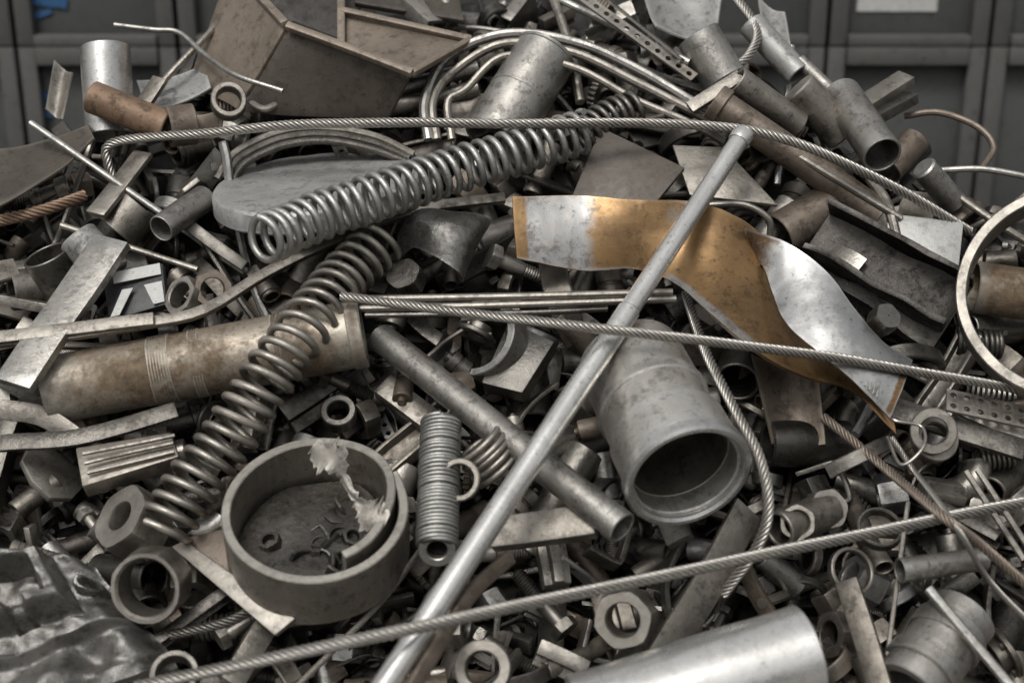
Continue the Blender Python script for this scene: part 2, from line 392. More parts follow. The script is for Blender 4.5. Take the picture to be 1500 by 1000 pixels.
# background bins
WY=2.9
def wallz(py):
    d=UP*(-(py-500)*K)-BK; t=(WY-CAM.y)/d.y; return (CAM+d*t).z
def wallx(px,py=80):
    d=RT*((px-750)*K)+UP*(-(py-500)*K)-BK; t=(WY-CAM.y)/d.y; return (CAM+d*t).x
zb=wallz(68); cw=wallx(1450)-wallx(1212)
def stackbin(x0,z0,w,hh):
    root=obj("storage_bin",None,Matrix.Translation((x0+w/2,WY+.5,z0)),label="dark grey steel storage bin stacked behind the scrap",cat="storage bin",group="stacked steel storage bins")
    def part(nm,cx,cz,sx,sy,sz,y,mat):
        me=mk(nm,box(sx,sy,sz),mat,bev=.006); return obj(nm,me,Matrix.Translation((x0+w/2+cx,WY+y,z0+cz)),root)
    part("panel",0,.03,w-.03,.9,hh-.06,.53,BIN)
    for s in (-1,1): part("post",s*(w/2-.045),.0,.08,.07,hh-.008,.05,BINR)
    part("rail",0,hh-.09,w-.18,.07,.085,.03,BINR); part("rail",0,.0,w-.18,.07,.05,.03,BINR)
    return root
bins={}
x_start=wallx(1212)-cw*8
for c in range(13):
    x0=x_start+c*cw
    for r,(z0,hh) in enumerate(((zb-1.72,.84),(zb-.87,.87),(zb,.87),(zb+.87,.87))):
        bins[(c,r)]=stackbin(x0+.006,z0,cw-.012,hh)
def child_quad(par,nm,cx,cz,w,h,mat,y=-.0):
    me=mk(nm,box(w,.003,h),mat,smooth=False); return obj(nm,me,Matrix.Translation((cx,WY+y,cz)),par)
def bin_at(x,r): return bins[(max(0,min(12,int((x-x_start)/cw))),r)]
x=wallx(1320,10); child_quad(bin_at(x,2),"paper_label",x,wallz(20),.38,.28,WHITE,y=.074)
for (px,py,w,h,rl) in ((58,148,.12,.035,.3),(54,178,.12,.045,-.2),(62,163,.05,.03,.8),(60,12,.2,.05,.1),(56,28,.1,.03,-.3)):
    x=wallx(px,py); me=mk("blue_paint_mark",dent(box(w,.003,h),.012,20,px),BLUE,smooth=False)
    obj("blue_paint_mark",me,Matrix.Translation((x,WY+.07,wallz(py)))@Matrix.Rotation(rl,4,'Y'),bin_at(x,1 if py>70 else 2))

# ------------------------------------------------------------------ fillers
def f_pipe(): R=random.uniform(.018,.045);L=random.uniform(.10,.28); return lathe(pipe_prof(R,R*random.uniform(.66,.84),L,nz=4),28),L
def f_bar(): L=random.uniform(.14,.42);w=random.uniform(.025,.055);return sweep(catmull([Vector((0,0,0)),Vector((random.uniform(-.03,.03),0,L*.5)),Vector((random.uniform(-.06,.06),0,L))],8),rect(random.uniform(.010,.024),w)),L
def f_rod(): L=random.uniform(.3,.7);return sweep(catmull([Vector((0,0,0)),Vector((random.uniform(-.03,.03),.01,L*.4)),Vector((random.uniform(-.06,.06),0,L))],14),circ(random.uniform(.006,.013),8)),L
def f_angle():
    w=random.uniform(.035,.07);t=.010;L=random.uniform(.12,.32);return extr([(0,0),(w,0),(w,t),(t,t),(t,w),(0,w)],L,4),L
def f_channel():
    w=random.uniform(.045,.085);d=w*.5;t=.010;L=random.uniform(.12,.28);return extr([(0,0),(w,0),(w,d),(w-t,d),(w-t,t),(t,t),(t,d),(0,d)],L,4),L
def f_plate():
    n=random.choice((5,6,7,8));w=random.uniform(.04,.08); off=random.uniform(0,6)
    poly=[]
    for i in range(n):
        r=w*random.uniform(.7,1.15); poly.append((r*math.cos(off+2*pi*i/n),r*math.sin(off+2*pi*i/n)))
    v=extr(poly,random.uniform(.012,.026)); return xf(v,Matrix.Rotation(pi/2,4,'X')@Matrix.Translation((0,w,0))),2*w
def f_curl():
    R=random.uniform(.04,.08);a=random.uniform(1.4,3.6);w=random.uniform(.04,.09);s=random.random()*9
    vs,fs,i=sheet(lambda u,v:Vector((R*(1+.3*u)*math.cos(a*u),R*(1+.3*u)*math.sin(a*u),w*(v-.5)*(1+.3*noise.noise(Vector((u*4,s,0))))+.02*math.sin(5*u)+.01*noise.noise(Vector((u*9,v*2,s))))),22,5,.008); return (vs,fs),0
def f_nut(): R=random.uniform(.028,.052);return ngon_ring(6,R,R*.55,R*random.uniform(.8,1.4)),R
def f_washer(): R=random.uniform(.03,.062);return lathe(pipe_prof(R,R*random.uniform(.5,.78),R*random.uniform(.3,1.1),nz=2),30),R*.3
def thread(R,L,z0,p=.006):
    pr=[];n=int(L/p)
    for i in range(n): pr+=[(R,z0+i*p),(R*.86,z0+(i+.5)*p)]
    return pr
def f_bolt():
    R=random.uniform(.013,.021);L=random.uniform(.09,.18)
    sh=lathe([(0,0)]+[(R,.001),(R,L*.4)]+thread(R,L*.6,L*.4)+[(0,L)],16,ring=False); hd=ngon_ring(6,R*1.9,R*.02,R*1.3)
    return join(sh,xf(hd,Matrix.Translation((0,0,-R*1.3)))),L
def f_spring():
    R=random.uniform(.018,.034);c=random.randint(7,15);w=R*random.uniform(.14,.2);p=w*random.uniform(2.1,2.8);q=14
    return sweep([Vector((R*math.cos(2*pi*i/q),R*math.sin(2*pi*i/q),p*i/q)) for i in range(c*q)],circ(w,6)),c*p
def f_gear():
    t=random.randint(14,22);R=random.uniform(.035,.06);poly=[]
    for i in range(t):
        for k,rr in ((0,.88),(.25,1),(.5,1),(.75,.88)): a=2*pi*(i+k)/t; poly.append((R*rr*math.cos(a),R*rr*math.sin(a)))
    m=len(poly);h=R*.4;vs=[Vector((x,y,z)) for z in (0,h) for x,y in poly]+[Vector((x/math.hypot(x,y)*R*.35,y/math.hypot(x,y)*R*.35,z)) for z in (0,h) for x,y in poly];fs=[]
    for k in range(m):
        n=(k+1)%m; fs+=[(k,n,m+n,m+k),(2*m+k,3*m+k,3*m+n,2*m+n),(k,2*m+k,2*m+n,n),(m+k,m+n,3*m+n,3*m+k)]
    return (vs,fs),h
def f_wire():
    pts=[Vector((0,0,0))];d=Vector((0,0,1))
    for i in range(6): d=(d+Vector([random.uniform(-.8,.8) for _ in range(3)])*.8).normalized(); d.y*=.4; pts.append(pts[-1]+d*.07)
    return sweep(catmull(pts,40),circ(random.uniform(.003,.006),6)),.3
def f_arc():
    R=random.uniform(.07,.15);return lathe(pipe_prof(R,R-.014,random.uniform(.03,.06),nz=2),24,0,random.uniform(1.2,3.6)),.03
def f_perf(): n=random.randint(3,7);return xf(perforated(1,n,.035,.009,.008),Matrix.Rotation(pi/2,4,'X')),.1
def f_elbow():
    R=random.uniform(.018,.034);q=R*random.uniform(1.6,2.4);pts=[Vector((q*(1-math.cos(a)),0,q*math.sin(a))) for a in [pi/2*i/10 for i in range(11)]]
    o=sweep(pts,circ(R,20)); i_=sweep(pts,circ(R*.8,20)); m=20
    fo=o[1][:-2]; fi=[tuple(reversed(f)) for f in i_[1][:-2]]; n=len(o[0]); vs=o[0]+i_[0]; fs=fo+[tuple(k+n for k in f) for f in fi]
    for k in range(m): fs.append((k,n+k,n+(k+1)%m,(k+1)%m)); b=n-m; fs.append((b+k,b+(k+1)%m,n+b+(k+1)%m,n+b+k))
    return (vs,fs),q
def f_bracket():
    w=random.uniform(.03,.05);a=random.uniform(.06,.1)
    pts=[Vector(p) for p in ((0,0,0),(0,0,a),(a*.15,0,a*1.15),(a,0,a*1.2),(a*1.15,0,a*1.05),(a*1.2,0,a*.3))]
    return sweep(catmull(pts,22),rect(w,.011),up=Vector((0,1,0))),a
def f_flange():
    R=random.uniform(.04,.07);r=R*.55;h=R*.25
    a=lathe(pipe_prof(R,r,h,nz=2),32); b=lathe(pipe_prof(r*1.2,r*.98,h*2.6,nz=2),28)
    bl=[xf(ngon_ring(6,R*.12,R*.01,h*.5),Matrix.Translation((R*.8*math.cos(t),R*.8*math.sin(t),h*.98))) for t in [i*pi/2+.3 for i in range(4)]]
    return join(a,b,*bl),h
def f_block():
    a,b,c=random.uniform(.035,.065),random.uniform(.04,.08),random.uniform(.05,.14)
    return extr([(0,0),(a,0),(a,b*.6),(a*.7,b*.6),(a*.7,b),(a*.3,b),(a*.3,b*.75),(0,b*.75)],c,3),c
def f_fit():
    R=random.uniform(.022,.04);r=R*.6
    return join(lathe(pipe_prof(R*.85,r,R*3.4,nz=3),28),xf(ngon_ring(6,R*1.2,R*.8,R*.9),Matrix.Translation((0,0,R*.2))),xf(lathe(pipe_prof(R,R*.8,R*.6,nz=2),28),Matrix.Translation((0,0,R*2.5)))),R*3.4
def f_roller():
    R=random.uniform(.022,.042);L=random.uniform(.06,.15)
    return lathe([(0,0),(R*.5,0),(R*.55,.012),(R-.003,.012),(R,.015),(R,L*.4),(R*.93,L*.42),(R*.93,L*.5),(R,L*.52),(R,L-.015),(R-.003,L-.012),(R*.45,L-.012),(R*.4,L),(0,L)],28,ring=False),L
KINDS={ "pipe_offcut":(f_pipe,"pipe","{} hollow steel pipe offcut lying in the scrap heap",.18,0),
"flat_bar_offcut":(f_bar,"bar","{} flat steel bar offcut lying in the scrap",.05,.002),
"steel_rod":(f_rod,"rod","{} thin steel rod poking out of the scrap",.05,0),
"angle_iron_offcut":(f_angle,"angle iron","{} angle iron offcut jammed in the scrap",.06,.0015),
"channel_offcut":(f_channel,"channel","{} steel channel offcut lying in the scrap",.07,.0015),
"plate_offcut":(f_plate,"plate","{} jagged steel plate offcut in the scrap heap",.015,.003),
"curled_sheet":(f_curl,"sheet metal","{} curled sheet metal scrap in the heap",.03,0),
"hex_nut":(f_nut,"nut","{} worn hexagonal steel nut among the scrap",.12,0),
"washer_ring":(f_washer,"ring","{} steel ring lying among the scrap pieces",.10,0),
"hex_bolt":(f_bolt,"bolt","{} threaded hexagon bolt among the scrap pieces",.10,0),
"coil_spring":(f_spring,"spring","{} short coil spring among the scrap pieces",.03,0),
"gear_wheel":(f_gear,"gear","{} small toothed gear wheel in the scrap heap",.01,.0008),
"bent_wire":(f_wire,"wire","{} bent wire tangled in the scrap heap",.04,0),
"curved_band":(f_arc,"band","{} curved steel band segment in the scrap",.06,0),
"perforated_strip":(f_perf,"strip","{} perforated steel strip in the scrap heap",.012,0),
"pipe_elbow":(f_elbow,"pipe","{} curved pipe elbow in the scrap heap",.06,0),
"pipe_flange":(f_flange,"flange","{} bolted pipe flange lying in the scrap heap",.05,0),
"pipe_fitting":(f_fit,"pipe fitting","{} threaded pipe fitting with hexagon collar in scrap",.07,0),
"round_roller":(f_roller,"roller","{} stepped round steel roller in the scrap",.08,0),
"machined_block":(f_block,"block","{} stepped machined steel block in the scrap",.10,.003),
"bent_bracket":(f_bracket,"bracket","{} bent steel bracket in the scrap heap",.05,.002)}
MATW={F1.name:"worn grey",F2.name:"grimy brown-grey",F3.name:"dark oily",F4.name:"brown rusty",F5.name:"bright grey"}
FLATK=("flat_bar_offcut","plate_offcut","angle_iron_offcut","channel_offcut","machined_block","curled_sheet","bent_bracket")
protos={}
for kk,(k,(f,cat,lab,wt,bv)) in enumerate(KINDS.items()):
    protos[k]=[]
    for i in range(9):
        vf,L=f(); vf=dent(([Vector(v)-Vector((0,0,L/2)) for v in vf[0]],vf[1]),.006,9,i)
        mt=FILL[(i*3+kk*2)%len(FILL)]
        if k in FLATK and mt is F5: mt=F2
        protos[k].append((mk(k,vf,mt,bev=bv),mt,vf))
names=list(KINDS); wts=[KINDS[k][3] for k in names]
def randM(p,tilt=.4):
    th=random.uniform(0,2*pi); d=(RT*math.cos(th)+SU*math.sin(th)+NRM*random.uniform(-tilt,tilt)).normalized()
    return MZ(p,d,random.uniform(0,2*pi),xh=NRM)
def inbox(x,y): return (300<x<600 and y<115) or (x<665 and x>500 and 20<y<90) or ((x-466)/150)**2+((y-270)/45)**2<1 or (1200<x<1400 and abs(y-(345+(x-1200)*.6))<45)
cell=43
py=-60
while py<1130:
    px=-170
    while px<1680:
        x=px+random.uniform(-.5,.5)*cell; y=py+random.uniform(-.5,.5)*cell
        if y>crest(x)+22 and not inbox(x,y):
            k=random.choices(names,wts)[0]; me,mt,_=random.choice(protos[k])
            obj(k,me,randM(P(x,y,random.uniform(-.17,-.01)),.55)@Matrix.Scale(random.uniform(.95,1.5),4),label=KINDS[k][2].format(MATW[mt.name]),cat=KINDS[k][1],group="loose %s pieces in the heap"%KINDS[k][1])
        px+=cell
    py+=cell
for mi,mt in enumerate((G1,G2,F3,G2)):  # deep debris in darkened colours that stand for shade between pieces
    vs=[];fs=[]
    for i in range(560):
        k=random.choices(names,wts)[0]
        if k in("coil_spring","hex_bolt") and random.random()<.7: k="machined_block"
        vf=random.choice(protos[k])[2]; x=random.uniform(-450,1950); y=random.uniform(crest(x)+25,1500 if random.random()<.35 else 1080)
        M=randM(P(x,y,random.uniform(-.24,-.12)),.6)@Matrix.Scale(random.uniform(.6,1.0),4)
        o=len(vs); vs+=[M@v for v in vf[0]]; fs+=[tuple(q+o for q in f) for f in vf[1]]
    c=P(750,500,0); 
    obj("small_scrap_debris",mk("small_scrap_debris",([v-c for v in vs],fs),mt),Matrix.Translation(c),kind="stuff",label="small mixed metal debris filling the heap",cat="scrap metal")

# ------------------------------------------------------------------ principal pieces
# long smooth pole
POLE=metal("polished_pole_steel",(.80,.79,.77),(.68,.665,.64),rust=.02,rough=(.16,.30),metallic=.78,bump=.1,grime=.35,var=.01,streak=.25)
a,c=P(1084,204,.29),P(530,1056,.46); b=a.lerp(c,.35)
pole=obj("long_steel_pole",mk("long_steel_pole",dent(lathe(cyl_prof(.031,(c-b).length,.003,nz=20),32,ring=False),.001,3),POLE),MZ(b,c-b),label="long smooth bright steel pole lying across the heap",cat="pole")
obj("upper_tube",mk("upper_tube",dent(lathe(cyl_prof(.0275,(a-b).length,.003,nz=16),32,ring=False),.001,3),POLE),MZ(b,a-b),pole)
obj("end_cap",mk("end_cap",lathe([(0,0),(.031,0),(.0325,.004),(.0325,.034),(.030,.040),(.018,.042),(0,.042)],32,ring=False),POLE),MZ(a-(a-b).normalized()*.014,a-b),pole)

# springs
spring([(382,350,.46),(412,340,.42),(470,315,.37),(560,285,.33),(660,251,.26),(760,222,.22),(858,192,.18)],32,5.4,28,STEEL,"long grey coil spring stretched across the heap")
spring([(850,200,.12),(885,176,.12),(935,156,.11)],24,4.5,8,DARK,"short dark coil spring beside the long spring")
spring([(566,345,.13),(505,405,.16),(445,480,.23),(390,555,.23),(335,640,.19),(285,705,.17),(236,780,.15)],37,6.0,25,STEEL2,"long brown-grey coil spring hanging down the heap")
spring([(646,618,.19),(640,800,.22)],29,3.1,33,STEEL,"tightly wound coil spring standing upright")
a,b=P(646,616,.19),P(640,802,.22); s=mpp(a); obj("steel_sleeve",mk("steel_sleeve",lathe(pipe_prof(27*s,20*s,(b-a).length,nz=2),30),DARK),MZ(a,b-a),label="dark steel sleeve inside the tight spring",cat="pipe")
ring((640,806,.23),28,15,12,(0,-.35,.85),STEEL,"round end ring of the tight spring",name="steel_ring")
spring([(700,648,.22),(735,690,.17)],38,5,5,STEEL2,"loose wide coil spring beside a tight spring")
ring((672,702,.25),32,23,9,(-.3,.2,.9),STEEL2,"small brown steel ring leaning on a spring")
spring([(1400,500,.0),(1470,505,.0)],18,4,9,F3,"small dark coil spring tucked under a curved band")

# disc
p=P(464,264,.10); s=mpp(p); z=V(-.08,.93,.40)
dv=lathe([(0,0),(148*s,0),(154*s,.010)]+[(154*s,.018),(154*s,34*s-.010),(151*s,34*s-.001)]+[(r*s,34*s) for r in (140,110,80,50,20)]+[(0,34*s)],80,ring=False)
obj("thick_steel_disc",mk("thick_steel_disc",dent(dent(dv,.006,4),.003,18,3),GREYD),MZ(p-z*34*s,z,xh=RT),label="thick round worn grey steel disc resting on scrap",cat="disc")

# rusty cylinder
rc=pipe((72,572,.10),(532,487,.13),50,RUSTP,"rusty brown thick steel cylinder with worn bands",wall=.1,name="rusty_cylinder",cat="cylinder",dn=.004,flange=[(.955,1.0,1.05)])
a,b=P(72,572,.10),P(532,487,.13);L=(b-a).length;R=50*mpp((a+b)/2)
obj("end_plug",mk("end_plug",lathe(cyl_prof(R*.9,.02,.006),44,ring=False),RUST),MZ(a+(b-a)*.01,b-a),rc)
for s0,n_ in ((.33,8),(.46,4),(.72,3)):
    pr=[]
    for i in range(n_): pr+=[(R*1.002,i*.008),(R*1.016,i*.008+.004)]
    obj("turned_band",mk("turned_band",dent(lathe([(R*.95,0)]+pr+[(R*.95,n_*.008)],44),.003,5),RUSTP),MZ(a+(b-a)*s0,b-a),rc)

# short wide split ring: the strip end overlaps inside the closed outer turn
DRM=metal("drum_tan_steel",(.44,.405,.36),(.31,.285,.248),rust=.2,rough=(.26,.48),var=.01,grime=.7)
cx=(462,742,.26); nv=(.03,.72,.69)
p=P(*cx); s=mpp(p); z=V(*nv)
def spir(a): return -26*s*(1-sst(-20,60,math.degrees(a)))
def rise(a): return 9*s*(1-sst(-20,60,math.degrees(a)))
vf=lathe(pipe_prof(137*s,123*s,100*s,nz=5),110,math.radians(-62),math.radians(392),rf=spir,zf=rise)
dr=obj("drum_ring",mk("drum_ring",dent(vf,.005,5,2),DRM),MZ(p-z*100*s,z,xh=RT),label="short wide brown-grey split steel ring with overlapping end",cat="drum")
obj("drum_floor",mk("drum_floor",dent(lathe(cyl_prof(119*s,.02,.004),60,ring=False),.012,9),DARK),MZ(p-z*92*s,z,xh=RT),dr)
random.seed(5)
x_=(RT-z*RT.dot(z)).normalized(); y_=z.cross(x_)
for i in range(18):
    k=random.choice(("washer_ring","machined_block","bent_bracket","hex_nut","curved_band","plate_offcut")); me,mt,_=random.choice([q for q in protos[k] if q[1] in (F3,)] or protos[k])
    th=random.uniform(0,6.28); rr=math.sqrt(random.random())*75*s
    q=p-z*84*s+x_*math.cos(th)*rr+y_*math.sin(th)*rr
    obj(k,me,MZ(q,(z+x_*random.uniform(-.4,.4)+y_*random.uniform(-.4,.4)) if k in("washer_ring","hex_nut","curved_band") else x_*random.uniform(-1,1)+y_,random.uniform(0,6))@Matrix.Scale(.65,4),label="small %s inside the split ring"%(KINDS[k][2].format(MATW[mt.name]).split(" in ")[0].split(" lying")[0].split(" among")[0].split(" jammed")[0]),cat=KINDS[k][1],group="loose %s pieces in the heap"%KINDS[k][1])
FOIL=metal("torn_foil",(.40,.375,.335),(.27,.25,.22),rust=.15,metallic=.6,rough=(.4,.55),var=.01)
pa=[P(*q) for q in ((460,655,.30),(488,675,.31),(505,700,.28),(525,735,.27),(545,755,.28),(566,765,.28))]; CP=catmull(pa,61)
def foil(u,v):
    i=int(round(u*60)); c_=CP[i]; t=(CP[min(60,i+1)]-CP[max(0,i-1)]).normalized(); sd_=t.cross(BK).normalized()
    w=(.010+.034*math.exp(-((u-.16)/.16)**2)+.032*math.exp(-((u-.86)/.14)**2))
    jag=1+.9*noise.noise(Vector((u*34,(v>.5)*9,1)))+.4*noise.noise(Vector((u*80,(v>.5)*5,4)))
    q=c_+sd_*(v-.5)*w*2*jag
    return q+noise.noise_vector(q*24)*.006+BK*.004*math.sin(v*5+u*12)
vs_,fs_,_=sheet(foil,60,8,.003); world_obj("torn_foil_scrap",(vs_,fs_),FOIL,label="torn jagged dull metal shaving inside the split ring",cat="metal shaving",ang=25)

# big flanged pipe
BP=metal("large_pipe_steel",(.62,.595,.555),(.46,.44,.405),rust=.14,rough=(.24,.42),metallic=.78,var=.01,streak=.25,grime=.7,bump=.25)
pn=P(1010,700,.36); ax=V(.25,-.60,.76); s=mpp(pn); R=94*s
Lp=.48
bp=obj("large_steel_pipe",mk("large_steel_pipe",dent(lathe(pipe_prof(R*.92,R*.85,Lp-.02,nz=12),64),.003,4),BP),MZ(pn-ax*Lp,ax,xh=RT),label="large grey steel pipe with flanged open end",cat="pipe")
obj("flange_rim",mk("flange_rim",dent(lathe(pipe_prof(R*1.05,R*.90,.042,b=.007,nz=2),64),.003,4),LIGHT),MZ(pn-ax*.042,ax,xh=RT),bp)
obj("collar",mk("collar",dent(lathe(pipe_prof(R*.985,R*.89,.13,b=.007,nz=2),64),.003,4),BP),MZ(pn-ax*.17,ax,xh=RT),bp)
obj("weld_band",mk("weld_band",dent(lathe(pipe_prof(R*.96,R*.88,.035,b=.005,nz=2),64),.003,4),BP),MZ(pn-ax*.30,ax,xh=RT),bp)
obj("bore_shade_lining",mk("bore_shade_lining",lathe(pipe_prof(R*.852,R*.83,Lp-.10,nz=2),64),STEEL2),MZ(pn-ax*(Lp-.02),ax,xh=RT),bp)  # lining added to darken the inside of the bore
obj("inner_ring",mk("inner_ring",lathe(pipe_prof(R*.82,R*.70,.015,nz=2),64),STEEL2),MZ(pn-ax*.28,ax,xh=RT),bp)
obj("bore_shade_disc",mk("bore_shade_disc",lathe(cyl_prof(R*.8,.02),48,ring=False),BLACK),MZ(pn-ax*(Lp-.03),ax,xh=RT),bp)  # black disc added as the shade at the depth of the bore

# curved ochre strip and aluminium ribbon (thin film wears softly into bare metal)
def ribbon(top,bot,mat,label,name,coat=None,th=.006,nu=120,nv=18,bow=0,parent=None):
    T=catmull([P(*p) for p in top],nu+1); B=catmull([P(*p) for p in bot],nu+1)
    def f(u,v):
        i=min(nu,int(round(u*nu))); p=T[i].lerp(B[i],v); b_=bow(u) if callable(bow) else bow
        return p+NRM*(b_*math.sin(pi*v)+noise.noise(p*8)*.003)
    vs,fs,info=sheet(f,nu,nv,th)
    vs=[v+noise.noise_vector(v*30)*.001 for v in vs]
    ct=[coat(i/nu,j/nv) for _ in (0,1) for i in range(nu+1) for j in range(nv+1)] if coat else None
    return world_obj(name,(vs,fs),mat,parent=parent,label=label,cat="sheet metal" if label else None,coat=ct)
def c1_(u,v):
    e=max(min(sst(.02,.035,u),1-sst(.13,.20,u)), sst(.88,.97,v)*min(sst(.32,.38,u),1-sst(.60,.68,u)), .8*sst(.94,1,v)*(1-sst(.25,.3,u)), .5*math.exp(-((u-.36)/.05)**2)*(1-v))
    return e
def c2_(u,v): return max(1-sst(.0,.22,u+(v-.5)*.06), sst(.955,.98,u)*sst(.2,.4,v), .6*sst(.93,1,v))
strip=ribbon([(750,290,.22),(850,289,.21),(940,294,.24),(1010,296,.23),(1070,315,.22),(1115,348,.18),(1160,400,.13),(1210,500,.12),(1255,560,.12),(1300,605,.12)],
       [(756,380,.20),(850,396,.15),(930,394,.14),(990,416,.18),(1040,462,.25),(1085,502,.27),(1135,535,.23),(1190,558,.18),(1250,575,.14),(1312,636,.12)],
       OCHRE,"curved ochre rust-stained sheet metal strip with painted end","curved_sheet_strip",c1_,bow=lambda u:.012*math.sin(u*9),th=.01)
ribbon([(1092,334,.225),(1155,358,.25),(1210,400,.255),(1250,455,.25),(1290,502,.23),(1334,530,.2)],
       [(1118,388,.20),(1136,440,.22),(1158,482,.25),(1208,524,.265),(1252,562,.24),(1303,612,.2)],ALU,"twisted shiny aluminium ribbon with frayed end","aluminium_ribbon",c2_,bow=lambda u:-.02+.05*u,th=.009)
for i in range(5):
    u=i*11; rod([(1280+u*.35,508+u*.35,.245),(1262+u*.5,560+u*.5,.25)],1.4,STEEL,"thin frayed bright wire on the ribbon end",name="frayed_wire",cat="wire")
panel([(1100,520,.08),(1200,545,.1),(1210,650,.05),(1130,650,.05)],BROWN,"bent brown sheet metal flap under the curved strip",bend=.03)

# wire ropes
cable([(182,290,.03),(158,240,.08),(170,208,.12),(300,195,.2),(450,182,.24),(620,180,.28),(800,181,.28),(950,180,.26),(1085,190,.27),(1160,208,.28),(1230,236,.26),(1330,285,.18),(1420,340,.08)],7.5,ROPE,"long twisted grey wire rope draped over the heap")
cable([(500,434,.26),(700,460,.34),(903,484,.43),(1200,521,.32),(1520,575,.14)],8,ROPE,"taut twisted wire rope crossing over the pole")
cable([(200,1006,.38),(590,923,.53),(1000,836,.42),(1530,728,.25)],9.5,ROPE,"thick twisted wire rope running across the heap")
cable([(1005,430,.08),(1035,520,.22),(1075,600,.30),(1112,670,.32),(1126,740,.30),(1110,800,.24),(1060,870,.12)],8.5,ROPE,"thick wire rope hanging beside the large pipe")
cable([(1205,610,.08),(1290,680,.12),(1380,755,.33),(1440,800,.28),(1520,870,.2)],8,BROWN,"brown rusty wire rope running down the heap")
cable([(1305,640,.14),(1340,690,.15),(1400,770,.34),(1450,850,.2),(1530,930,.15)],5,ROPE,"thin grey wire rope beside a rusty rope")
cable([(-60,335,.02),(20,318,.05),(70,305,.06),(125,285,.03)],9,RUST,"rusty brown wire rope end in the scrap")
cable([(1070,-15,.02),(1108,40,.05),(1098,80,.05),(1060,110,.03)],7,ROPE,"short looping wire rope on top of the heap")
cable([(250,930,.1),(330,910,.12),(380,885,.12)],8,DARK,"dark wire rope end under the drum ring")
cable([(430,1010,.1),(560,880,.12),(620,800,.1)],5,STEEL2,"thin grimy wire rope behind the drum ring")
rod([(1300,640,.16),(1320,680,.2),(1352,655,.22),(1350,625,.2),(1310,615,.2),(1300,600,.17)],2.6,ROPE,"thin bright wire loop at the ribbon end",name="wire_loop",cat="wire")

# hoops
for i,(dx,dy,r) in enumerate(((0,0,7.5),(12,20,7),(34,46,6))):
    rod([(628+dx,205,.05),(622+dx,150,.08),(655+dx*.8,85+dy,.1),(740,50+dy*.7,.14),(840,62+dy*.8,.14),(930,100+dy,.12),(1015,150+dy*.7,.1),(1060,175+dy*.7,.06)],r,STEEL2 if i else STEEL,"curved grey steel tube hoop arching over the heap",name="bent_tube_hoop",cat="tube")
for i in range(3):
    rod([(318+i*12,262,.02),(345+i*9,224+i*6,.04),(410+i*4,194+i*9,.05),(480,188+i*9,.05),(550-i*3,200+i*9,.04),(606-i*6,226+i*5,.02)],6,[STEEL2,DARK,DARK][i],"curved dark steel tube arching behind the disc",name="bent_tube_hoop",cat="tube")

# open box section on top (F front corner, rims towards R and L, walls going down)
TRO=metal("box_brown_grey",(.25,.205,.16),(.165,.134,.104),rust=.2,rc=(.14,.095,.06),metallic=.35,rough=(.34,.56),var=.01,grime=.7,streak=.35,edge=.8,scale=.9)
TRD=metal("box_shade_and_dark_brown",(.10,.083,.067),(.055,.045,.036),rust=.15,metallic=.35,rough=(.4,.7),var=.01,grime=.6,streak=.2,scale=.9)  # box brown with shade painted in; also a plain dark brown for plates
TRK=metal("box_shadowed_steel",(.045,.038,.032),(.022,.019,.016),rust=.1,metallic=.3,rough=(.4,.7),var=.01,grime=.5,streak=.1)  # shade of the box interior put into the wall colour
def slab(c4,mat,name,parent=None,th=.02,**k):
    c=[P(*q) for q in c4]; nn=(c[1]-c[0]).cross(c[3]-c[0]).normalized()
    if nn.dot(BK)<0: nn=-nn
    vs_,fs_,_=sheet(lambda u,v:c[0].lerp(c[1],u).lerp(c[3].lerp(c[2],u),v)+noise.noise_vector((c[0].lerp(c[1],u).lerp(c[3].lerp(c[2],u),v))*4)*.006,12,8,th,nfix=nn)
    return world_obj(name,(vs_,fs_),mat,parent=parent,bev=.003,**k)
bx=slab([(418,40,.24),(338,-50,.10),(276,122,-.02),(346,160,.06)],TRO,"steel_box_section",label="large open folded brown-grey steel box section on top",cat="box section")
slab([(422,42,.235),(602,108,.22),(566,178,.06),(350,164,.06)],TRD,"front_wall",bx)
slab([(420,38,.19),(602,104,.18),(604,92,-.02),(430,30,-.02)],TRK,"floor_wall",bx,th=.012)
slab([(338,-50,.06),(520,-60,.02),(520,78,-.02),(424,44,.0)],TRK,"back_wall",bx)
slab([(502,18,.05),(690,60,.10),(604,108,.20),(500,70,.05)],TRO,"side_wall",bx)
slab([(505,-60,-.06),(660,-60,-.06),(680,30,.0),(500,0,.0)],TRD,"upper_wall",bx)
def edgebar(pts,w,nm):  # raised rims; their lighter brown also paints an edge highlight
    q=[P(*a) for a in pts]; s=mpp(q[0]); world_obj(nm,sweep(catmull(q,24),rect(w*s,w*s),up=NRM),TRO,parent=bx,bev=.003)
edgebar([(338,-50,.115),(418,36,.26),],11,"rim_edge"); edgebar([(420,38,.26),(510,71,.252),(604,107,.25)],11,"rim_edge"); edgebar([(500,-55,.06),(500,70,.07)],11,"divider_edge"); edgebar([(502,16,.07),(690,58,.12)],9,"rim_edge"); edgebar([(690,58,.12),(604,107,.23)],9,"rim_edge")

